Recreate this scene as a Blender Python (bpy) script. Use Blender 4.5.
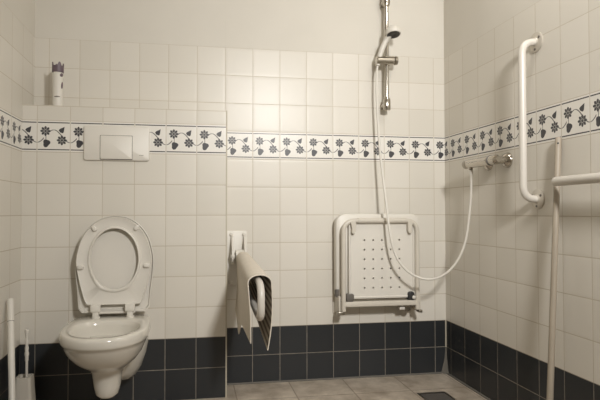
import bpy, bmesh, math
from mathutils import Vector, Matrix
for o in list(bpy.data.objects): bpy.data.objects.remove(o)
sc = bpy.context.scene
C = sc.collection
PI = math.pi
T = 0.15            # tile width
H = 0.15117         # tile row pitch
LX = -2.237         # left wall
BX = -1.269         # right end of the boxed-in cistern
BY = -0.187         # its front
LZ = 1.433          # its ledge
FY = -3.6           # wall behind the photographer
CZ = 2.52

# ---------------------------------------------------------------- camera, light, exposure
cd = bpy.data.cameras.new('camera'); cam = bpy.data.objects.new('camera', cd); C.objects.link(cam)
cam.location = (-9.6552*T, -18.6203*T, 6.167*T)
cam.rotation_euler = (PI/2 + .0224, 0, -.1626)
cd.sensor_width = 36; cd.lens = 31.089; cd.shift_x = 24.2/600; cd.clip_start = .02
sc.camera = cam
w = bpy.data.worlds.new('world'); sc.world = w; w.use_nodes = True
w.node_tree.nodes['Background'].inputs[0].default_value = (1, .96, .88, 1)
w.node_tree.nodes['Background'].inputs[1].default_value = .1
def area(name, loc, size, power, col, target=None, shape='DISK'):
    l = bpy.data.lights.new(name, 'AREA'); l.shape = shape; l.size = size; l.energy = power; l.color = col
    o = bpy.data.objects.new(name, l); C.objects.link(o); o.location = loc
    if target: o.rotation_euler = (Vector(target)-Vector(loc)).to_track_quat('-Z', 'Y').to_euler()
    return o
LC = (1, .985, .96)
area('unseen_main_lamp', (-.62, -2.95, 2.05), .30, 24.5, LC, (-.66, 0, .88)).data.spread = 1.95  # unseen lamp behind the camera, its narrow spread mimicking lens vignetting
pl2 = bpy.data.lights.new('shower_bulb', 'POINT'); pl2.energy = 9; pl2.color = LC; pl2.shadow_soft_size = .06
plo2 = bpy.data.objects.new('shower_bulb', pl2); C.objects.link(plo2); plo2.location = (-.28, -1.1, 2.40)
sc.view_settings.view_transform = 'Standard'; sc.view_settings.look = 'None'
sc.view_settings.exposure = 0.0; sc.view_settings.gamma = 1
sc.view_settings.use_curve_mapping = False

# ---------------------------------------------------------------- node helpers
def srgb(r, g, b):
    f = lambda c: (c/255/12.92 if c/255 <= .04045 else ((c/255+.055)/1.055)**2.4)
    return (f(r), f(g), f(b), 1)
class S:
    nt = None
    def __init__(s, k): s.k = k
    @staticmethod
    def m(op, *a, clamp=False):
        n = S.nt.nodes.new('ShaderNodeMath'); n.operation = op; n.use_clamp = clamp
        for i, x in enumerate(a):
            if isinstance(x, S): S.nt.links.new(x.k, n.inputs[i])
            else: n.inputs[i].default_value = x
        return S(n.outputs[0])
    def __add__(s, o): return S.m('ADD', s, o)
    __radd__ = __add__
    def __sub__(s, o): return S.m('SUBTRACT', s, o)
    def __rsub__(s, o): return S.m('SUBTRACT', o, s)
    def __mul__(s, o): return S.m('MULTIPLY', s, o)
    __rmul__ = __mul__
    def __truediv__(s, o): return S.m('DIVIDE', s, o)
def lt(a, b): return S.m('LESS_THAN', a, b)
def gt(a, b): return S.m('GREATER_THAN', a, b)
def mx(a, b): return S.m('MAXIMUM', a, b)
def mixc(f, a, b):
    n = S.nt.nodes.new('ShaderNodeMix'); n.data_type = 'RGBA'
    for i, x in ((0, f), (6, a), (7, b)):
        if isinstance(x, S): S.nt.links.new(x.k, n.inputs[i])
        else: n.inputs[i].default_value = x
    return S(n.outputs[2])
def newmat(name):
    m = bpy.data.materials.new(name); m.use_nodes = True; S.nt = m.node_tree
    return m, m.node_tree.nodes['Principled BSDF']
def link(s, inp):
    S.nt.links.new(s.k, inp)
def noise(scale, detail=3, vec=None, rough=.5):
    n = S.nt.nodes.new('ShaderNodeTexNoise'); n.inputs['Scale'].default_value = scale; n.inputs['Detail'].default_value = detail
    n.inputs['Roughness'].default_value = rough
    if vec is None:
        vec = S.nt.nodes.new('ShaderNodeNewGeometry').outputs['Position']
    S.nt.links.new(vec, n.inputs['Vector'])
    return S(n.outputs['Fac'])
def bump(height, dist, bsdf, strength=1):
    b = S.nt.nodes.new('ShaderNodeBump'); b.inputs['Distance'].default_value = dist; b.inputs['Strength'].default_value = strength
    link(height, b.inputs['Height']); S.nt.links.new(b.outputs[0], bsdf.inputs['Normal'])

WHITE = srgb(218, 209, 193); WHITE2 = srgb(213, 203, 186)
def simple(name, col, rough=.4, metal=0, var=.06, scale=12, bmp=0, spec=.5, coat=0):
    m, b = newmat(name)
    n = noise(scale)
    dark = tuple(c*(1-var*2) for c in col[:3])+(1,)
    link(mixc(n, dark, col), b.inputs['Base Color'])
    b.inputs['Roughness'].default_value = rough; b.inputs['Metallic'].default_value = metal
    b.inputs['Specular IOR Level'].default_value = spec; b.inputs['Coat Weight'].default_value = coat
    if bmp: bump(noise(scale*8), bmp, b)
    return m

def tile_mat(name, axis, sign, phase, blacks=True):
    """glazed wall tiles: two black rows, white rows, a flower border row, plaster above row 12"""
    m, b = newmat(name)
    g = S.nt.nodes.new('ShaderNodeNewGeometry'); sp = S.nt.nodes.new('ShaderNodeSeparateXYZ')
    S.nt.links.new(g.outputs['Position'], sp.inputs[0])
    U = S(sp.outputs[axis])*(sign/T)+phase
    V = S(sp.outputs[2])*(1/H)
    u = S.m('FRACT', U); v = S.m('FRACT', V)
    iu = S.m('FLOOR', U); iv = S.m('FLOOR', V)
    # tile edge distance
    eu = .5-S.m('ABSOLUTE', u-.5); ev = .5-S.m('ABSOLUTE', v-.5)
    e = S.m('MINIMUM', eu, ev)
    wob = noise(30, 2)
    grout = lt(e, .0075+wob*.006)
    if name == 'tiles_box': grout = mx(grout, lt(S.m('ABSOLUTE', V-9.462), .012))
    tile_h = S.m('SMOOTH_MIN', e*12, 1.0, .5)
    paint = gt(V, 12.0)
    black = lt(V, 2.0)
    # per tile tone
    wn = S.nt.nodes.new('ShaderNodeTexWhiteNoise'); wn.noise_dimensions = '2D'
    cb = S.nt.nodes.new('ShaderNodeCombineXYZ'); link(iu, cb.inputs[0]); link(iv, cb.inputs[1]); S.nt.links.new(cb.outputs[0], wn.inputs['Vector'])
    tone = S(wn.outputs['Value'])
    cloud = noise(3.5, 4)
    white = mixc(tone, srgb(212, 207, 196), srgb(219, 214, 204))
    white = mixc(S.m('MULTIPLY', cloud, .25), white, srgb(200, 192, 178))
    # border row
    inband = gt(V, 8.0)*lt(V, 9.0)
    du, dv = u-.25, v-.66
    r = S.m('SQRT', du*du+dv*dv); th = S.m('ARCTAN2', dv, du)
    def flower(cu, cv):
        du, dv = u-cu, v-cv
        r = S.m('SQRT', du*du+dv*dv); th = S.m('ARCTAN2', dv, du)
        pet = lt(r, .138+S.m('COSINE', th*8)*.020)
        vein = mx(gt(S.m('COSINE', th*8+PI), .70)*gt(r, .06), lt(S.m('ABSOLUTE', r-.045), .010))
        return pet*(1-vein*.42)
    def leaf(cu, cv, ang, r0, k):
        du, dv = u-cu, v-cv
        r = S.m('SQRT', du*du+dv*dv); th = S.m('ARCTAN2', dv, du)
        c = S.m('MAXIMUM', S.m('COSINE', th-ang), 0.0)
        c2 = S.m('COSINE', (th-ang)*3)
        return lt(r, r0*(1+k*c*c*c)+c2*.012)
    def tri(cu, cv, an):
        du, dv = u-cu, v-cv; c, s_ = math.cos(an), math.sin(an)
        p = du*c+dv*s_; q = S.m('ABSOLUTE', dv*c-du*s_)
        return lt(q, .112-(p+.085)*.52)*gt(p, q*.3-.095)*lt(q, .078)
    vine_y = .5+.20*S.m('COSINE', (u-.5)*(2*PI))
    vine = lt(S.m('ABSOLUTE', v-vine_y), .008+.018*S.m('ABSOLUTE', S.m('SINE', (u-.5)*(2*PI))))
    vine = vine*mx(gt(u, .36), lt(u, .20))
    stem = lt(S.m('ABSOLUTE', u-.265), .011)*gt(v, .33)*lt(v, .60)
    motif = mx(mx(flower(.25, .66), flower(.745, .375)), mx(mx(leaf(.285, .29, -PI*.60, .104, .32), tri(.75, .70, .95)), mx(vine*.85, stem*.8)))
    stripe = lt(S.m('ABSOLUTE', v-.075), .016)
    stripe = mx(stripe, lt(S.m('ABSOLUTE', v-.93), .016))*gt(eu, .02)
    ink = mx(motif, stripe)*inband
    col = mixc(inband, white, srgb(226, 222, 214))
    col = mixc(ink, col, srgb(62, 61, 63))
    bt = mixc(tone, srgb(40, 42, 44), srgb(48, 50, 52))
    col = mixc(black, col, bt)
    gcol = mixc(black, mixc(mx(gt(V, 8.5), lt(eu, ev)*.55), srgb(172, 161, 143), srgb(197, 189, 175)), srgb(118, 112, 102))
    gcol = mixc(wob, gcol, mixc(black, srgb(196, 186, 168), srgb(150, 142, 130)))
    col = mixc(grout, col, gcol)
    pl = mixc(cloud, srgb(208, 203, 192), srgb(217, 212, 202))
    col = mixc(paint, col, pl)
    link(col, b.inputs['Base Color'])
    rough = mixc(mx(grout, paint), (.36, .36, .36, 1), (.75, .75, .75, 1))
    link(rough, b.inputs['Roughness'])
    b.inputs['Specular IOR Level'].default_value = .45
    undul = noise(9, 2)
    hgt = mx(tile_h, paint) + undul*(.9) + paint*noise(40, 5)*.5 + tone*.5
    bump(hgt, .0007, b, .6)
    return m

M = {}
M['back'] = tile_mat('tiles_back', 0, 1, .4468)
M['right'] = tile_mat('tiles_right', 1, -1, -1.3255+1.95)
M['left'] = tile_mat('tiles_left', 1, 1, -BY/T)
M['box'] = tile_mat('tiles_box', 0, 1, 8.468)
M['boxside'] = tile_mat('tiles_box_side', 1, 1, -BY/T)
M['ceramic'] = simple('ceramic', srgb(216, 211, 200), .12, var=.02, scale=4, coat=.4)
M['plastic'] = simple('white_plastic', srgb(218, 213, 203), .42, var=.03)
M['plastic_dim'] = simple('ivory_plastic', srgb(206, 199, 186), .38, var=.04)
M['tube'] = simple('white_coated_tube', srgb(208, 202, 192), .32, var=.03)
M['old_tube'] = simple('stained_tube', srgb(190, 178, 156), .35, var=.1, scale=20)
M['chrome'] = simple('chrome', srgb(200, 194, 184), .14, 1, var=.08, scale=40)
M['steel'] = simple('steel', srgb(175, 168, 156), .3, 1, var=.1, scale=40)
M['grey'] = simple('grey_plastic', srgb(105, 99, 92), .5, var=.1)
M['black'] = simple('dark_plastic', srgb(44, 43, 42), .5, var=.1)
M['dark_rubber'] = simple('spray_face', srgb(60, 58, 55), .6, var=.1)
M['purple'] = simple('purple_plastic', srgb(104, 88, 96), .45, var=.1)
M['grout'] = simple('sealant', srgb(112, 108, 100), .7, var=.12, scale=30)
M['wsealant'] = simple('white_sealant', srgb(196, 188, 170), .6, var=.08, scale=30)
M['flange'] = simple('brushed_flange', srgb(206, 199, 187), .42, .45, var=.06)
M['mark'] = simple('grey_print', srgb(120, 114, 106), .6)
M['ceil'] = simple('ceiling_paint', srgb(216, 210, 200), .8, var=.03)
M['mat_out'] = simple('mat_top', srgb(218, 209, 194), .7, var=.06, scale=25, bmp=.0006)
def mat_ribbed():
    m, b = newmat('mat_ribbed')
    g = S.nt.nodes.new('ShaderNodeUVMap'); sp = S.nt.nodes.new('ShaderNodeSeparateXYZ')
    S.nt.links.new(g.outputs[0], sp.inputs[0])
    r = S.m('SINE', S(sp.outputs[1])*(2*PI*26))*.5+.5
    link(mixc(r, srgb(110, 102, 92), srgb(206, 197, 182)), b.inputs['Base Color'])
    b.inputs['Roughness'].default_value = .75
    bump(r, .002, b)
    return m
M['mat_in'] = mat_ribbed()
def wood():
    m, b = newmat('pole_wood')
    g = S.nt.nodes.new('ShaderNodeNewGeometry'); mp = S.nt.nodes.new('ShaderNodeMapping'); mp.inputs['Scale'].default_value = (60, 60, 4)
    S.nt.links.new(g.outputs['Position'], mp.inputs[0])
    n = noise(1, 4, mp.outputs[0])
    link(mixc(n, srgb(138, 127, 112), srgb(176, 165, 148)), b.inputs['Base Color']); b.inputs['Roughness'].default_value = .5
    return m
M['wood'] = wood()
def floor_mat():
    m, b = newmat('floor_tiles')
    g = S.nt.nodes.new('ShaderNodeNewGeometry'); sp = S.nt.nodes.new('ShaderNodeSeparateXYZ')
    S.nt.links.new(g.outputs['Position'], sp.inputs[0])
    wob = noise(6, 3)
    u = S.m('FRACT', (S(sp.outputs[0])+.02)*(1/.30)); v = S.m('FRACT', (S(sp.outputs[1])-.06)*(1/.30))
    e = S.m('MINIMUM', .5-S.m('ABSOLUTE', u-.5), .5-S.m('ABSOLUTE', v-.5))
    gr = lt(e, .008+wob*.006)
    n1 = noise(5, 5, rough=.65); n2 = noise(28, 4, rough=.7)
    n1s = S.m('MULTIPLY_ADD', n1, 3.6, -1.3, clamp=True)
    col = mixc(n1s, srgb(160, 147, 131), srgb(214, 202, 186))
    col = mixc(n2*.45, col, srgb(134, 123, 110))
    col = mixc(gr*.7, col, srgb(126, 114, 100))
    link(col, b.inputs['Base Color']); b.inputs['Roughness'].default_value = .5
    bump(S.m('MINIMUM', e*20, 1.0)+n2*.4, .0012, b)
    return m
M['floor'] = floor_mat()

# ---------------------------------------------------------------- mesh helpers
def obj(name, bm, mat, parent=None, smooth=True, sharp=35):
    me = bpy.data.meshes.new(name); bmesh.ops.recalc_face_normals(bm, faces=bm.faces[:]) if bm.faces else None
    bm.to_mesh(me); bm.free()
    mats = mat if isinstance(mat, (list, tuple)) else [mat]
    for k in mats: me.materials.append(M[k] if isinstance(k, str) else k)
    if smooth:
        me.shade_smooth()
        me.set_sharp_from_angle(angle=math.radians(sharp))
    o = bpy.data.objects.new(name, me); C.objects.link(o)
    if parent is not None:
        o.parent = parent
        o.location = -parent.location if parent.type == 'EMPTY' else (0, 0, 0)
    return o
def tag(o, label, cat, group=None):
    o['label'] = label; o['category'] = cat
    if group: o['group'] = group
    return o
def thing(name, label, cat, loc, group=None):
    o = bpy.data.objects.new(name, None); C.objects.link(o); o.location = loc; o.empty_display_size = .05
    return tag(o, label, cat, group)
def struct(name, bm, mat):
    o = obj(name, bm, mat, smooth=False); o['kind'] = 'structure'; return o
def box(bm, x0, x1, y0, y1, z0, z1, bev=0, seg=2):
    r = bmesh.ops.create_cube(bm, size=1)
    vs = r['verts']
    for v in vs:
        v.co = Vector((x0+(v.co.x+.5)*(x1-x0), y0+(v.co.y+.5)*(y1-y0), z0+(v.co.z+.5)*(z1-z0)))
    if bev:
        es = list({e for v in vs for e in v.link_edges})
        bmesh.ops.bevel(bm, geom=es, offset=bev, segments=seg, profile=.5, affect='EDGES')
    return bm
def B(*a, **k): return box(bmesh.new(), *a, **k)
def crom(pts, n=8, closed=False):
    P = [Vector(p) for p in pts]; out = []
    N = len(P)
    rng = range(N if closed else N-1)
    for i in rng:
        if closed: p0, p1, p2, p3 = P[i-1], P[i], P[(i+1) % N], P[(i+2) % N]
        else: p0, p1, p2, p3 = P[max(i-1, 0)], P[i], P[i+1], P[min(i+2, N-1)]
        for k in range(n):
            t = k/n
            out.append(.5*((2*p1)+(p2-p0)*t+(2*p0-5*p1+4*p2-p3)*t*t+(3*p1-p0-3*p2+p3)*t**3))
    if not closed: out.append(P[-1])
    return out
def fillet(pts, r, n=8):
    P = [Vector(p) for p in pts]; out = [P[0]]
    for i in range(1, len(P)-1):
        a, b, c = P[i-1], P[i], P[i+1]
        u = (a-b).normalized(); v = (c-b).normalized()
        for k in range(n+1):
            t = k/n
            out.append((b+u*r)*(1-t)**2+b*2*t*(1-t)*.999+(b+v*r)*t*t)
    out.append(P[-1]); return out
def loft(bm, rings, cap=True, closed=False):
    R = [[bm.verts.new(p) for p in ring] for ring in rings]
    n = len(R[0])
    m = len(R)
    for i in range(m if closed else m-1):
        a, b = R[i], R[(i+1) % m]
        for k in range(n):
            bm.faces.new((a[k], a[(k+1) % n], b[(k+1) % n], b[k]))
    if cap and not closed:
        bm.faces.new(R[0][::-1]); bm.faces.new(R[-1])
    return R
def tube(bm, pts, r, seg=16, round_ends=0):
    P = [Vector(p) for p in pts]
    rr = r if isinstance(r, (list, tuple)) else [r]*len(P)
    if round_ends:
        d0 = (P[0]-P[1]).normalized(); d1 = (P[-1]-P[-2]).normalized(); r0, r1 = rr[0], rr[-1]
        A = [(P[0]+d0*r0*math.sin(a), r0*math.cos(a)+1e-4) for a in (1.5, 1.15, .75, .35)]
        Z = [(P[-1]+d1*r1*math.sin(a), r1*math.cos(a)+1e-4) for a in (.35, .75, 1.15, 1.5)]
        P = [a[0] for a in A]+P+[z[0] for z in Z]; rr = [a[1] for a in A]+list(rr)+[z[1] for z in Z]
    t0 = (P[1]-P[0]).normalized()
    up = Vector((0, 0, 1)) if abs(t0.z) < .9 else Vector((0, 1, 0))
    n = t0.cross(up).normalized(); rings = []
    for i, p in enumerate(P):
        t = (P[min(i+1, len(P)-1)]-P[max(i-1, 0)]).normalized()
        n = (n-t*n.dot(t)).normalized(); b = t.cross(n)
        rings.append([p+(n*math.cos(2*PI*k/seg)+b*math.sin(2*PI*k/seg))*rr[i] for k in range(seg)])
    loft(bm, rings); return bm
def TB(*a, **k): return tube(bmesh.new(), *a, **k)
def lathe(bm, prof, origin=(0, 0, 0), axis=(0, 0, 1), seg=32):
    """prof: list of (r, h) along axis"""
    A = Vector(axis).normalized(); q = Vector((0, 0, 1)).rotation_difference(A).to_matrix(); O = Vector(origin)
    rings = [[O+q@Vector((max(r, 1e-4)*math.cos(2*PI*k/seg), max(r, 1e-4)*math.sin(2*PI*k/seg), h)) for k in range(seg)] for r, h in prof]
    loft(bm, rings); return bm
def LT(*a, **k): return lathe(bmesh.new(), *a, **k)
def rrect(x0, x1, z0, z1, r, n=6):
    out = []
    for cx, cz, a0 in ((x1-r, z1-r, 0), (x0+r, z1-r, PI/2), (x0+r, z0+r, PI), (x1-r, z0+r, 1.5*PI)):
        for k in range(n+1):
            a = a0+PI/2*k/n; out.append((cx+r*math.cos(a), cz+r*math.sin(a)))
    return out
def slab(bm, x0, x1, z0, z1, y0, y1, r, bev=.004):
    """rounded-rectangle slab in the XZ plane, y0 (wall side) to y1 (front), softened front edge"""
    rings = []
    for y, ins in ((y0, 0), (y1+bev, 0), (y1+bev*.3, bev*.3), (y1, bev)):
        rings.append([Vector((x, y, z)) for x, z in rrect(x0+ins, x1-ins, z0+ins, z1-ins, max(r-ins, .0005))])
    loft(bm, rings); return bm

# ---------------------------------------------------------------- structure
def quad(pts):
    bm = bmesh.new(); bm.faces.new([bm.verts.new(p) for p in pts]); return bm
struct('floor', B(LX-.1, .1, FY-.1, .1, -.1, 0), 'floor')
struct('ceiling', B(LX-.1, .1, FY-.1, .1, CZ, CZ+.1), 'ceil')
struct('wall_back', B(LX-.1, .1, 0, .1, 0, CZ), 'back')
struct('wall_right', B(0, .1, FY, 0, 0, CZ), 'right')
struct('wall_left', B(LX-.1, LX, FY, 0, 0, CZ), 'left')
struct('wall_front', B(LX-.1, .1, FY-.1, FY, 0, CZ), 'back')
# boxed-in cistern: front, side and ledge
bm = bmesh.new()
x0, x1, y0, y1, z1 = LX, BX, BY, 0, LZ
v = [bm.verts.new(p) for p in ((x0, y0, 0), (x1, y0, 0), (x1, y0, z1), (x0, y0, z1), (x1, y1, 0), (x1, y1, z1), (x0, y1, z1), (x0, y1, 0))]
fs = [bm.faces.new((v[0], v[1], v[2], v[3])), bm.faces.new((v[1], v[4], v[5], v[2])), bm.faces.new((v[3], v[2], v[5], v[6])),
      bm.faces.new((v[4], v[7], v[6], v[5])), bm.faces.new((v[7], v[0], v[3], v[6])), bm.faces.new((v[0], v[7], v[4], v[1]))]
fs[1].material_index = 1; fs[2].material_index = 2
def ledge_mat():
    m, b = newmat('ledge_tiles')
    g = S.nt.nodes.new('ShaderNodeNewGeometry'); sp = S.nt.nodes.new('ShaderNodeSeparateXYZ'); S.nt.links.new(g.outputs['Position'], sp.inputs[0])
    u = S.m('FRACT', S(sp.outputs[0])*(1/T)+8.468)
    gr = mx(lt(.5-S.m('ABSOLUTE', u-.5), .012), gt(S(sp.outputs[1]), -.012))
    link(mixc(gr, srgb(217, 209, 194), srgb(180, 169, 150)), b.inputs['Base Color']); b.inputs['Roughness'].default_value = .3
    return m
struct('wall_cistern', bm, ['box', 'boxside', ledge_mat()])
# sealant fillets where walls and floor meet
def strip(bm, a, b, s=.008):
    a = Vector(a); b = Vector(b); return tube(bm, [a, b], s, 8)
struct('trim_1', TB([(BX, -.001, .003), (-.002, -.001, .003)], .006, 8), 'grout')
struct('trim_2', TB([(-.001, 0, .002), (-.001, FY, .002)], .007, 8), 'grout')
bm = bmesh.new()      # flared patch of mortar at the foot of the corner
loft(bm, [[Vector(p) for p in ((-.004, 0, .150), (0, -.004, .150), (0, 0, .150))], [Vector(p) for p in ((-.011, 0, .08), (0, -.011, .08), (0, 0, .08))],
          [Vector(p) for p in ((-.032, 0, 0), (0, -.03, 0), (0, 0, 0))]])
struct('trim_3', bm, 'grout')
struct('trim_4', TB([(-.0015, -.0015, .150), (-.0015, -.0015, .302)], .0045, 8), 'wsealant')
struct('trim_5', B(BX-.006, BX+.001, BY-.0012, BY+.004, 0, LZ+.001, bev=.0008), 'wsealant')

# ---------------------------------------------------------------- floor drain
t = thing('floor_drain', 'square dark metal floor drain grate sunk in the beige floor near the shower corner', 'drain', (-.235, -.365, 0))
dx0, dx1, dy0, dy1 = -.312, -.160, -.441, -.289
bm = bmesh.new()
for a in ((dx0, dx1, dy0, dy0+.008), (dx0, dx1, dy1-.008, dy1), (dx0, dx0+.008, dy0+.008, dy1-.008), (dx1-.008, dx1, dy0+.008, dy1-.008)):
    box(bm, *a, 0, .0035)
obj('frame', bm, 'steel', t, smooth=False)
obj('pan', B(dx0+.008, dx1-.008, dy0+.008, dy1-.008, 0, .0008), 'black', t, smooth=False)
bm = bmesh.new()
for k in range(9):
    y = dy0+.016+k*.0135; box(bm, dx0+.010, dx1-.010, y, y+.005, .0008, .0026)
obj('grate', bm, 'grey', t, smooth=False)

# ---------------------------------------------------------------- toilet
TX = -1.800
t = thing('toilet', 'white wall-hung toilet with seat and lid raised, under the flush plate', 'toilet', (TX, BY, 0))
def dring(z, hx, yf, yb, yc, n=56, pb=4.0, cx=TX-.006, pf=2.15):
    out = []
    for k in range(n):
        a = 2*PI*k/n; c, s = math.cos(a), math.sin(a)
        p = pf if s < 0 else pb
        x = math.copysign(abs(c)**(2/p), c)*hx
        y = yc+(math.copysign(abs(s)**(2/p), s)*((yb-yc) if s > 0 else (yc-yf)))
        out.append(Vector((cx+x, y, z)))
    return out
bm = bmesh.new()
yb = BY-.001
out = [(.120, .020, -.455, -.38, -.415), (.124, .036, -.468, -.365, -.417), (.136, .049, -.478, -.355, -.418), (.17, .0565, -.484, -.348, -.418), (.205, .0605, -.490, -.342, -.42),
       (.235, .067, -.502, -.33, -.422), (.255, .082, -.530, -.31, -.43), (.275, .106, -.575, -.27, -.44), (.30, .130, -.620, -.22, -.455),
       (.335, .153, -.662, yb, -.475), (.370, .168, -.689, yb, -.47), (.386, .174, -.697, yb, -.47), (.390, .1785, -.707, yb, -.47), (.398, .1810, -.711, yb, -.465), (.420, .1805, -.713, yb, -.465), (.430, .1775, -.709, yb, -.465), (.433, .174, -.702, yb-.004, -.465)]
rings = [dring(z, hx, yf, b_, yc) for z, hx, yf, b_, yc in out]
inn = [(.4330, .147, -.675, -.345, -.49), (.429, .142, -.670, -.350, -.49), (.410, .137, -.664, -.354, -.49), (.385, .134, -.656, -.356, -.49), (.345, .122, -.632, -.358, -.48), (.295, .095, -.585, -.362, -.46), (.26, .062, -.53, -.37, -.45), (.245, .03, -.48, -.40, -.44)]
rings += [dring(z, hx, yf, b_, yc, pb=2.6) for z, hx, yf, b_, yc in inn]
loft(bm, rings)
# body running back to the wall
rear = [(BY-.001, .128, .152), (-.23, .124, .150), (-.28, .140, .135), (-.33, .17, .112), (-.38, .20, .085)]
R = []
for y, zb, hx in rear:
    zt = .37; ring = []
    for x_, z_ in [(-1, 1), (-.99, .72), (-.93, .5), (-.80, .27), (-.62, .1), (-.45, .02), (-.2, 0), (.2, 0), (.45, .02), (.62, .1), (.80, .27), (.93, .5), (.99, .72), (1, 1)]:
        ring.append(Vector((TX+x_*hx, y, zb+(zt-zb)*z_)))
    R.append(ring)
loft(bm, R)
obj('bowl', bm, 'ceramic', t, sharp=60)
obj('water', LT([(.052, 0), (.052, .001)], origin=(TX, -.45, .2565), seg=24), simple('water', srgb(150, 146, 134), .05, coat=.5), t)

def polar(pts, cx, cz, n=72):
    P = crom([(x, z, 0) for x, z in pts], 14, closed=True); P.append(P[0]); out = []
    for k in range(n):
        a = 2*PI*k/n; d = Vector((math.cos(a), math.sin(a))); best = None
        for p, q in zip(P, P[1:]):
            a1 = math.atan2(p.y-cz, p.x-cx)-a; a2 = math.atan2(q.y-cz, q.x-cx)-a
            a1 = (a1+PI) % (2*PI)-PI; a2 = (a2+PI) % (2*PI)-PI
            if a1*a2 <= 0 and abs(a1-a2) < 1:
                f = a1/(a1-a2) if a1 != a2 else 0
                best = (p.x+(q.x-p.x)*f, p.y+(q.y-p.y)*f)
        out.append(best)
    return out
def sym(half): return [(x, z) for x, z in half]+[(-x, z) for x, z in reversed(half) if abs(x) > 1e-6]
SC = .705
seat_o = polar(sym([(0, .900), (.060, .890), (.112, .853), (.150, .795), (.1705, .715), (.1690, .665), (.154, .590), (.133, .515), (.127, .499), (.112, .492), (.05, .492), (0, .492)][::1]), 0, SC)
lid_o = polar(sym([(0, .906), (.062, .895), (.117, .857), (.156, .797), (.177, .712), (.176, .64), (.166, .55), (.160, .475), (.153, .458), (.13, .455), (.06, .458), (0, .459)]), 0, SC)
hole = [(.108*math.cos(2*PI*k/72), .704+.141*math.sin(2*PI*k/72)) for k in range(72)]
def lerp(a, b, f): return [(p[0]+(q[0]-p[0])*f, p[1]+(q[1]-p[1])*f) for p, q in zip(a, b)]
def pl(ring, y, lean=.06):
    return [Vector((TX+x, y+(z-.45)*lean, z)) for x, z in ring]
def scl(ring, s, dz=0): return [(x*s, SC+(z-SC)*s+dz) for x, z in ring]
bm = bmesh.new()    # lid: shallow dish, its hollow side towards the room
loft(bm, [pl(scl(lid_o, .90), -.252), pl(scl(lid_o, .98), -.254), pl(lid_o, -.262), pl(lid_o, -.272), pl(scl(lid_o, .985), -.273), pl(scl(lid_o, .955), -.262), pl(scl(lid_o, .5), -.261)])
obj('lid', bm, 'plastic', t, sharp=50)
bm = bmesh.new()    # seat ring, underside towards the room
loft(bm, [pl(seat_o, -.276), pl(seat_o, -.289), pl(lerp(seat_o, hole, .05), -.293), pl(lerp(seat_o, hole, .12), -.290), pl(lerp(seat_o, hole, .80), -.289), pl(lerp(seat_o, hole, .86), -.296), pl(lerp(seat_o, hole, .95), -.297), pl(hole, -.293),
          pl(hole, -.280), pl(lerp(seat_o, hole, .9), -.276)], closed=True)
seat = obj('seat', bm, 'plastic', t, sharp=50)
for x, z, an in ((-.093, .849, 2.1), (.101, .852, 1.0), (-.152, .668, PI), (.150, .672, 0)):
    bm = bmesh.new(); slab(bm, -.017, .012, -.010, .010, 0, -.014, .009, .004)
    bm.transform(Matrix.Translation((TX+x, -.289+(z-.45)*.06, z)) @ Matrix.Rotation(-an, 4, 'Y'))
    obj('bumper', bm, 'plastic', seat)
for x in (-1.8795, -1.726):
    bm = bmesh.new()
    slab(bm, x-.022, x+.022, .463, .497, -.283, -.305, .005, .004)
    box(bm, x-.013, x+.013, -.300, -.268, .434, .466, bev=.003)
    lathe(bm, [(.019, 0), (.019, .006), (.015, .010), (.014, .010)], origin=(x, -.283, .432))
    obj('hinge', bm, 'plastic', t)
obj('hinge_bar', TB([(-1.9, -.274, .455), (-1.705, -.274, .455)], .0065, 12), 'plastic', t)

# ---------------------------------------------------------------- flush plate
t = thing('flush_plate', 'rectangular white flush plate with one square button over the toilet', 'flush plate', (-1.8025, BY, 1.256))
bm = bmesh.new(); slab(bm, -1.9570, -1.6490, 1.1715, 1.3405, BY, BY-.013, .012, .006); obj('plate', bm, 'plastic', t)
bm = bmesh.new(); slab(bm, -1.8815, -1.7290, 1.1755, 1.2940, BY-.0125, BY-.0137, .004, .0005); obj('button_gap', bm, 'grey', t)
bm = bmesh.new(); slab(bm, -1.8795, -1.7310, 1.1785, 1.2920, BY-.0135, BY-.0185, .005, .003); obj('button', bm, 'plastic', t)
bm = bmesh.new()
for k, w_ in enumerate((.003, .002, .003, .002, .003, .003)): box(bm, -1.6965+k*.0034, -1.6965+k*.0034+w_*.85, BY-.0137, BY-.0128, 1.1975, 1.2005)
obj('logo', bm, 'mark', t, smooth=False)

# ---------------------------------------------------------------- air freshener can
CX, CY, CR = -2.094, -.125, .0262
t = thing('spray_can', 'slim white aerosol spray can with purple crown-shaped cap on the tiled ledge', 'spray can', (CX, CY, LZ))
obj('body', LT([(.023, 0), (CR, .002), (CR, .165), (.0245, .172), (.022, .176)], origin=(CX, CY, LZ)), 'plastic', t)
bm = bmesh.new(); seg = 48; rings = []
for r, h in ((.0235, .172), (.0272, .174), (.0272, .205)): rings.append([(r, h, k) for k in range(seg)])
def crown(k): return .205+(.017 if (k % 12) in (0, 1, 11) else .009 if (k % 12) in (2, 10) else 0)
rings.append([(.0272, crown(k), k) for k in range(seg)]); rings.append([(.0235, crown(k), k) for k in range(seg)]); rings.append([(.0235, .196, k) for k in range(seg)]); rings.append([(.008, .197, k) for k in range(seg)])
loft(bm, [[Vector((CX+r*math.cos(2*PI*k/seg+.5), CY+r*math.sin(2*PI*k/seg+.5), LZ+h)) for r, h, k in ring] for ring in rings])
obj('cap', bm, 'purple', t)
obj('nozzle', LT([(.008, .196), (.008, .208), (.005, .212)], origin=(CX, CY, LZ), seg=16), 'plastic', t)
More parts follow.
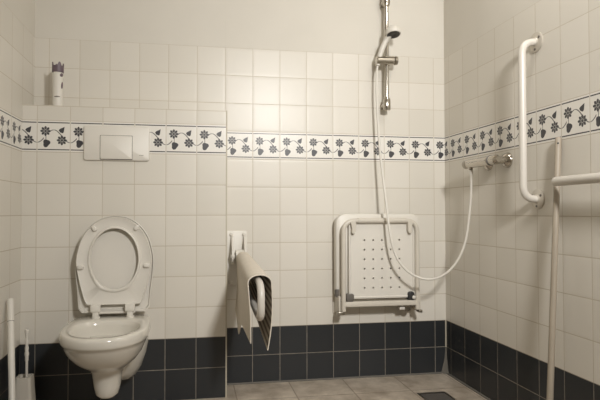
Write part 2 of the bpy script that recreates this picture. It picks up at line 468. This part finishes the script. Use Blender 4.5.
def patch(a0, a1, z0, z1, name, mat, taper=0):
    bm = bmesh.new(); R = []
    for j in range(9):
        f = j/8; a = a0+(a1-a0)*f; h = (z1-z0)*.5*math.sqrt(max(.08, 1-(2*f-1)**2)); zm = (z0+z1)/2+taper*(f-.5)
        R.append([Vector((CX+r*math.cos(a), CY+r*math.sin(a), LZ+zm+s*h)) for r, s in ((CR, -1), (CR+.0006, -1), (CR+.0006, 1), (CR, 1))])
    loft(bm, R); obj(name, bm, mat, t)
patch(-1.0, -.25, .150, .168, 'label_blob', 'purple', .004)
patch(-.75, -.3, .092, .125, 'label_figure', 'purple', .01)
patch(-2.0, -.9, .048, .054, 'label_line', 'mark')

# ---------------------------------------------------------------- toilet brush in its holder
HX, HY = -2.170, -.335
t = thing('brush_holder', 'pale plastic toilet brush holder on the floor in the left corner', 'brush holder', (HX, HY, 0))
bm = bmesh.new(); R = []
for z, h in ((0, .043), (.01, .044), (.19, .032), (.198, .0315), (.198, .026), (.02, .035)):
    R.append([Vector((HX+x, HY+y, z)) for x, y in rrect(-h, h, -h, h, h*.35)])
loft(bm, R); obj('body', bm, 'plastic_dim', t)
t = thing('toilet_brush', 'white toilet brush handle sticking out of the holder in the left corner', 'toilet brush', (HX+.007, HY, .021))
obj('handle', LT([(.0055, .11), (.0060, .24), (.0075, .245), (.0075, .262), (.0095, .270), (.0095, .278), (.0070, .286), (.0085, .30), (.0060, .312), (.0080, .322), (.0080, .332), (.0055, .338), (.0075, .350), (.0085, .366), (.0100, .374), (.009, .381), (.003, .384)], origin=(HX+.007, HY, .021), seg=20), 'plastic', t)
obj('bristles', LT([(.004, 0), (.019, .008), (.022, .03), (.022, .08), (.018, .10), (.006, .112)], origin=(HX+.002, HY, .022), seg=20), 'plastic_dim', t)

# ---------------------------------------------------------------- white pole against the left wall
a = Vector((-2.2165, -.388, .548)); b_ = Vector((-2.124, -.63, .014)); d = (b_-a).normalized()
t = thing('white_pole', 'plain white plastic pole with capped end leaning on the left wall', 'pole', (b_.x, b_.y, 0))
obj('shaft', TB([a+d*.05, b_], .0132, 20, round_ends=1), 'plastic', t)
obj('cap', TB([a+d*.002, a+d*.004, a+d*.098], [.0130, .0145, .0145], 20), 'plastic', t)
obj('seam', TB([a+d*.098, a+d*.100], .0140, 20), 'mark', t)

# ---------------------------------------------------------------- drop-down support rail by the toilet
RX = -1.174; RXM = -1.182
t = thing('folding_grab_rail', 'white drop-down support rail hinged on a tall wall plate beside the toilet', 'grab rail', (RX, 0, .68))
bm = bmesh.new(); slab(bm, -1.2600, -1.1490, .530, .821, 0, -.010, .006, .002); obj('wall_plate', bm, 'plastic', t)
for x, z in ((-1.233, .803), (-1.165, .803), (-1.238, .55), (-1.16, .55)):
    obj('screw_cap', LT([(.011, 0), (.011, .005), (.007, .009), (.001, .010)], origin=(x, -.010, z), axis=(0, -1, 0), seg=20), 'plastic', t)
for x in (-1.229, -1.163):
    bm = bmesh.new()
    pts = [(-.010, .655), (-.010, .795), (-.022, .795), (-.070, .72), (-.078, .69), (-.070, .660), (-.045, .648)]
    loft(bm, [[Vector((x-.006, y, z)) for y, z in pts], [Vector((x+.006, y, z)) for y, z in pts]])
    bmesh.ops.bevel(bm, geom=bm.edges[:], offset=.002, segments=1, affect='EDGES')
    obj('hinge_cheek', bm, 'plastic', t)
obj('pivot', TB([(-1.240, -.055, .688), (-1.152, -.055, .688)], .013, 20), 'plastic', t)
obj('pivot_knuckle', TB([(-1.214, -.062, .694), (-1.172, -.062, .694)], .031, 24), 'plastic', t)
obj('spring_clip', TB([(-1.160, -.03, .71), (-1.150, -.075, .70), (-1.158, -.085, .672), (-1.168, -.07, .665)], .005, 10), 'grey', t)
path = fillet([(RX, -.06, .686), (RX, -.765, .634), (RX, -.765, .494), (RX, -.10, .560), (RX, -.06, .672)], .068, 12)
obj('rail_tube', TB(path, .0150, 20), 'tube', t)

# ---------------------------------------------------------------- ribbed mat hung over the rail
def mat_mesh():
    NY = 30; NS = 44; th = .004
    L = []
    for i in range(NY+1):
        f = i/NY; y = -.135-.565*f
        ztop = .716-.050*f  # follows the tube
        rl, rr_ = .034+.003*f, .036+.024*f
        # bottoms of the two flaps
        zl = [(.0, .425), (.12, .40), (.32, .340), (.40, .362), (.50, .405), (.62, .42), (.82, .405), (1, .392)]
        zr = [(0, .52), (.3, .47), (.55, .435), (1, .362)]
        def itp(a):
            for (p, q), (r, s) in zip(a, a[1:]):
                if f <= r: return q+(s-q)*(f-p)/(r-p)
            return a[-1][1]
        bl, br = itp(zl), itp(zr)
        row = []
        cz = ztop-.030
        xl = RXM-rl; xr = RXM+rr_
        # left flap (bottom to arch), arch, right flap
        for k in range(15):
            g = k/15; z = bl+(cz-bl)*g
            curl = (1-g)**1.5*max(0, f-.55)/.45
            x = xl+.006*math.sin(g*PI)+.016*curl-.004*(1-g)
            row.append(Vector((x, y, z)))
        for k in range(14):
            a = PI-PI*k/13
            row.append(Vector(((xl+xr)/2+math.cos(a)*(xr-xl)/2, y, cz+math.sin(a)*.032)))
        for k in range(1, 16):
            g = k/15; z = cz+(br-cz)*g
            row.append(Vector((xr+.006*math.sin(g*PI)-.016*g*g, y, z)))
        L.append(row)
    ns = len(L[0])
    # normals for thickness
    bm = bmesh.new(); uv = bm.loops.layers.uv.new('UVMap')
    O = [[None]*ns for _ in L]; I = [[None]*ns for _ in L]
    for i, row in enumerate(L):
        for k, p in enumerate(row):
            a = row[max(k-1, 0)]; b = row[min(k+1, ns-1)]
            t_ = (b-a).normalized(); n = Vector((-t_.z, 0, t_.x))
            O[i][k] = bm.verts.new(p+n*th/2); I[i][k] = bm.verts.new(p-n*th/2)
    def face(vs, uvs, mi):
        f = bm.faces.new(vs); f.material_index = mi
        for l, q in zip(f.loops, uvs): l[uv].uv = q
    for i in range(len(L)-1):
        for k in range(ns-1):
            q = [(i/NY, k/ns), (i/NY, (k+1)/ns), ((i+1)/NY, (k+1)/ns), ((i+1)/NY, k/ns)]
            face((O[i][k], O[i][k+1], O[i+1][k+1], O[i+1][k]), q, 0)
            face((I[i][k], I[i+1][k], I[i+1][k+1], I[i][k+1]), [q[0], q[3], q[2], q[1]], 1)
    z0 = [(0, 0)]*4
    for i in range(len(L)-1):
        face((O[i][0], O[i+1][0], I[i+1][0], I[i][0]), z0, 0)
        face((O[i][-1], I[i][-1], I[i+1][-1], O[i+1][-1]), z0, 0)
    for k in range(ns-1):
        face((O[0][k], I[0][k], I[0][k+1], O[0][k+1]), z0, 0)
        face((O[-1][k], O[-1][k+1], I[-1][k+1], I[-1][k]), z0, 0)
    return bm
o = obj('shower_mat', mat_mesh(), ['mat_out', 'mat_in'], sharp=60)
tag(o, 'beige rubber mat with ribbed underside folded over the support rail beside the toilet', 'mat')

# ---------------------------------------------------------------- folding shower seat
t = thing('folding_shower_chair', 'white folding shower chair with perforated panel folded up against the back wall', 'shower chair', (-.425, 0, .40))
# seat shell behind
bm = bmesh.new(); slab(bm, -.672, -.185, .440, .914, -.040, -.072, .055, .014); obj('seat_shell', bm, 'plastic', t)
# perforated panel: a grid with real holes
def perforated(x0, x1, z0, z1, y0, y1, cols, rows, r):
    bm = bmesh.new()
    xs = [x0]+[(a+b)/2 for a, b in zip(cols, cols[1:])]+[x1]; zs = [z0]+[(a+b)/2 for a, b in zip(rows, rows[1:])]+[z1]
    n = 16
    for i, cx in enumerate(cols):
        for j, cz in enumerate(rows):
            ax, bx_, az, bz = xs[i], xs[i+1], zs[j], zs[j+1]
            sq, ci = [], []
            for k in range(n):
                a = 2*PI*k/n; c, s = math.cos(a), math.sin(a)
                sc_ = 1/max(abs(c), abs(s)); px, pz = c*sc_, s*sc_
                sq.append((cx+(px*(bx_-cx) if px > 0 else -px*(ax-cx)), cz+(pz*(bz-cz) if pz > 0 else -pz*(az-cz))))
                ci.append((cx+c*r, cz+s*r))
            A = [bm.verts.new((x, y1, z)) for x, z in sq]; Bq = [bm.verts.new((x, y1, z)) for x, z in ci]; D = [bm.verts.new((x, y0, z)) for x, z in ci]
            for k in range(n):
                k2 = (k+1) % n
                bm.faces.new((A[k], A[k2], Bq[k2], Bq[k])); bm.faces.new((Bq[k], Bq[k2], D[k2], D[k]))
            bm.faces.new(D).material_index = 1
    bmesh.ops.remove_doubles(bm, verts=bm.verts[:], dist=1e-5)
    # outer rim
    rim = [Vector((x, 0, z)) for x, z in rrect(x0-.012, x1+.012, z0-.012, z1+.012, .016)]
    rings = [[Vector((p.x, y0, p.z)) for p in rim], [Vector((p.x, y1-.003, p.z)) for p in rim]]
    inn = [Vector((x, 0, z)) for x, z in rrect(x0-.004, x1+.004, z0-.004, z1+.004, .008)]
    rings += [[Vector((p.x, y1-.005, p.z)) for p in inn], [Vector((p.x, y1+.001, p.z)) for p in [Vector((x, 0, z)) for x, z in rrect(x0+.002, x1-.002, z0+.002, z1-.002, .003)]]]
    loft(bm, rings, cap=False)
    return bm
cols = [-.5201+.04985*k for k in range(5)]; rows = [.5123+.0516*k for k in range(6)]
obj('perforated_panel', perforated(-.596, -.246, .468, .856, -.070, -.098, cols, rows, .0052), ['plastic', 'black'], t, sharp=40)
# tube frame
FYY = -.108
obj('tube_frame', TB(fillet([(-.6405, FYY, .392), (-.6405, FYY, .876), (-.2225, FYY, .876), (-.2225, FYY, .392)], .065, 10), .0125, 18), 'plastic_dim', t)
obj('grip_sleeve', TB([(-.560, FYY, .8765), (-.285, FYY, .8765)], .0150, 18), 'plastic_dim', t)
for x, s in ((-.592, 1), (-.262, -1)):
    bm = bmesh.new()
    pts = [(0, .872), (.030, .872), (.030, .822), (.022, .806), (.010, .806), (.006, .815), (.010, .835), (.004, .850)]
    A = [Vector((x+s*(px-.012), -.085, z)) for px, z in pts]; A2 = [Vector((x+s*(px-.012), -.122, z)) for px, z in pts]
    loft(bm, [A, A2]); bmesh.ops.bevel(bm, geom=bm.edges[:], offset=.002, segments=1, affect='EDGES')
    obj('hook_clip', bm, 'plastic_dim', t)
bm = bmesh.new(); slab(bm, -.634, -.228, .415, .442, -.088, -.118, .006, .004); obj('cross_bar', bm, 'plastic_dim', t)
obj('axle', TB([(-.655, -.080, .447), (-.205, -.080, .447)], .008, 12), 'steel', t)
bm = bmesh.new(); slab(bm, -.625, -.583, .443, .484, -.085, -.112, .010, .003); obj('grey_buffer', bm, 'grey', t)
bm = bmesh.new(); slab(bm, -.276, -.240, .438, .488, -.085, -.114, .014, .004); obj('dark_buffer', bm, 'black', t)
obj('highlight_dot', LT([(.010, 0), (.010, .005), (.006, .009), (.001, .010)], origin=(-.246, -.114, .458), axis=(0, -1, 0), seg=18), 'plastic', t)  # white disc painted in as the highlight on the dark buffer
for x0_, x1_ in ((-.668, -.650), (-.212, -.196)):
    bm = bmesh.new()
    slab(bm, x0_-.004, x1_+.004, .365, .520, 0, -.008, .004, .001)
    box(bm, x0_+.004, x1_-.004, -.100, -.008, .375, .470, bev=.002)
    box(bm, x0_, x1_, -.045, -.008, .47, .86, bev=.003)
    obj('wall_bracket', bm, 'plastic_dim', t)
    obj('bracket_foot', B(x0_-.002, x0_+.034 if x0_ < -.5 else x1_+.002, -.112, -.070, .372, .388, bev=.003), 'steel', t)
bm = bmesh.new(); slab(bm, -.672, -.655, .462, .505, -.046, -.075, .004, .002); obj('pivot_clip', bm, 'grey', t)
obj('pivot_bolt', LT([(.021, 0), (.021, .012), (.016, .017), (.006, .018), (.006, .021)], origin=(-.268, -.070, .398), axis=(0, -1, 0), seg=24), 'steel', t)
obj('lug', B(-.318, -.288, -.095, -.060, .388, .404, bev=.003), 'plastic', t)

# ---------------------------------------------------------------- shower riser rail
SX = -.3745; SYY = -.062
t = thing('shower_riser_rail', 'vertical chrome shower riser rail on the back wall with sliding holder', 'shower rail', (SX, 0, 1.49))
obj('bar', TB([(SX, SYY, 1.495), (SX, SYY, 2.15)], .0115, 20), 'chrome', t)
for z, s in ((1.522, 1), (2.105, -1)):
    bm = bmesh.new()
    lathe(bm, [(.019, -.034), (.0205, -.030), (.0205, .020), (.0175, .032), (.0125, .036)] if s > 0 else [(.0125, -.036), (.0175, -.032), (.0205, -.020), (.0205, .030), (.019, .034)], origin=(SX, SYY, z), seg=24)
    tube(bm, [(SX, SYY, z), (SX, -.004, z)], .015, 16)
    lathe(bm, [(.019, 0), (.019, .004), (.017, .009), (.015, .009)], origin=(SX, 0, z), axis=(0, -1, 0), seg=24)
    obj('wall_bracket', bm, 'chrome', t)
obj('slider', TB([(-.442, -.078, 1.759), (-.438, -.078, 1.759), (-.3425, -.078, 1.762), (-.340, -.078, 1.762)], [.021, .0245, .0245, .021], 24), 'chrome', t)
obj('slider_knob', TB([(-.338, -.078, 1.762), (-.335, -.078, 1.762), (-.322, -.078, 1.763), (-.319, -.078, 1.763)], [.019, .0235, .0235, .020], 24), 'steel', t)
obj('slider_collar', TB([(SX, SYY, 1.735), (SX, SYY, 1.788)], .017, 20), 'chrome', t)

# hand shower
t = thing('hand_shower', 'white hand shower head with dark face held in the slider of the riser rail', 'shower head', (-.43, -.085, 1.75))
ax = Vector((0, -.25, -.97)).normalized(); hc = Vector((-.366, -.135, 1.905))
obj('handle', TB(crom([(-.432, -.078, 1.731), (-.424, -.082, 1.775), (-.410, -.092, 1.825), (-.391, -.106, 1.870), (-.370, -.122, 1.900)], 6), [.011+.004*min(1, k/10) for k in range(25)], 18), 'plastic', t)
obj('head', LT([(.012, -.024), (.030, -.020), (.038, -.010), (.0405, .004), (.0405, .017), (.039, .020), (.034, .0205)], origin=hc, axis=ax, seg=36), 'plastic', t)
obj('spray_face', LT([(.0345, .0195), (.0345, .0215), (.030, .0225), (.012, .0225), (.010, .0212), (.001, .0212)], origin=hc, axis=ax, seg=36), 'dark_rubber', t)

# hose
hp = [(-.434, -.078, 1.728), (-.437, -.078, 1.70), (-.439, -.078, 1.63), (-.439, -.080, 1.541), (-.433, -.085, 1.374), (-.427, -.105, 1.207), (-.42, -.13, 1.069), (-.416, -.155, .96), (-.408, -.18, .817), (-.389, -.195, .712), (-.355, -.21, .644), (-.305, -.225, .597), (-.244, -.25, .574), (-.185, -.275, .583), (-.131, -.3, .625), (-.086, -.32, .698), (-.060, -.335, .79), (-.050, -.35, .908), (-.047, -.362, 1.009), (-.052, -.374, 1.085), (-.060, -.386, 1.130)]
t = thing('shower_hose', 'white shower hose looping from the hand shower across to the mixer tap', 'hose', (-.06, -.385, 1.14))
obj('tubing', TB(crom(hp, 8), .0062, 12), 'plastic', t)
obj('end_nut', TB([(-.0605, -.387, 1.1355), (-.057, -.382, 1.110)], .0095, 12), 'plastic', t)

# ---------------------------------------------------------------- thermostatic mixer
t = thing('mixer_tap', 'chrome bar shower mixer tap on the right wall below the flower border', 'mixer tap', (0, -.53, 1.165))
MXX = -.062
obj('body', TB([(MXX, -.372, 1.165), (MXX, -.374, 1.165), (MXX, -.556, 1.165), (MXX, -.558, 1.165)], [.020, .0225, .0225, .020], 28), 'chrome', t)
obj('flow_knob', TB([(MXX, -.336, 1.165), (MXX, -.340, 1.165), (MXX, -.366, 1.165), (MXX, -.370, 1.165)], [.018, .0215, .0215, .017], 28), 'steel', t)
obj('collar', TB([(MXX, -.558, 1.165), (MXX, -.562, 1.165), (MXX, -.568, 1.165), (MXX, -.570, 1.165)], [.020, .0245, .0245, .019], 28), 'grey', t)
obj('temperature_knob', TB([(MXX, -.570, 1.165), (MXX, -.574, 1.165), (MXX, -.612, 1.165), (MXX, -.618, 1.165), (MXX, -.630, 1.165)], [.018, .0225, .0225, .019, .013], 28), 'chrome', t)
for y in (-.452, -.604):
    bm = bmesh.new()
    lathe(bm, [(.036, 0), (.036, .004), (.031, .014), (.020, .024), (.017, .026), (.017, .060)], origin=(0, y, 1.163), axis=(-1, 0, 0), seg=32)
    obj('wall_union', bm, 'chrome', t)
obj('hose_outlet', TB([(MXX, -.388, 1.16), (MXX, -.388, 1.136)], .011, 16), 'chrome', t)

# ---------------------------------------------------------------- vertical grab bar
GY = -.812; GX = -.068
t = thing('vertical_grab_bar', 'white vertical grab bar with round steel wall flanges on the right wall', 'grab bar', (0, GY, .975))
obj('bar', TB(fillet([(-.008, GY, 1.645), (GX, GY, 1.645), (GX, GY, .978), (-.008, GY, .978)], .058, 12), .0155, 22), 'tube', t)
for z in (1.645, .978):
    f = obj('flange', LT([(.0425, 0), (.0425, .004), (.039, .0065), (.020, .008), (.0165, .012)], origin=(0, GY, z), axis=(-1, 0, 0), seg=36), 'flange', t)
    for k in range(3):
        a = PI/6+k*2*PI/3
        obj('screw', LT([(.0055, 0), (.0055, .002), (.001, .0025)], origin=(-.0065, GY+.030*math.cos(a), z+.030*math.sin(a)), axis=(-1, 0, 0), seg=14), 'grey', f)

# ---------------------------------------------------------------- horizontal rail, near end of the right wall
t = thing('horizontal_grab_rail', 'thick white horizontal rail along the right wall in front of the wooden pole', 'grab rail', (0, -1.36, 1.04))
obj('bar', TB([(-.072, -1.018, 1.040), (-.072, -1.80, 1.042)], .0180, 22, round_ends=1), 'tube', t)
for y in (-1.36, -1.72):
    bm = bmesh.new(); tube(bm, [(-.072, y, 1.039), (-.004, y, 1.039)], .013, 16)
    lathe(bm, [(.036, 0), (.036, .004), (.030, .007), (.014, .008)], origin=(0, y, 1.039), axis=(-1, 0, 0), seg=28)
    obj('bracket', bm, 'plastic', t)

# ---------------------------------------------------------------- wooden pole
a = Vector((-.014, -.957, 1.222)); b_ = Vector((-.105, -.998, .012)); d = (b_-a).normalized()
t = thing('wooden_pole', 'long thin wooden broomstick with a hanging hole leaning on the right wall', 'pole', (b_.x, b_.y, 0))
obj('shaft', TB([a+d*.012, a+d*.4, b_], [.0115, .0115, .0122], 18, round_ends=1), 'wood', t)
obj('hanging_hole', TB([a+d*.028+Vector((-.0085, -.0100, 0)), a+d*.028+Vector((-.0074, -.0088, 0))], .0035, 12), 'black', t)
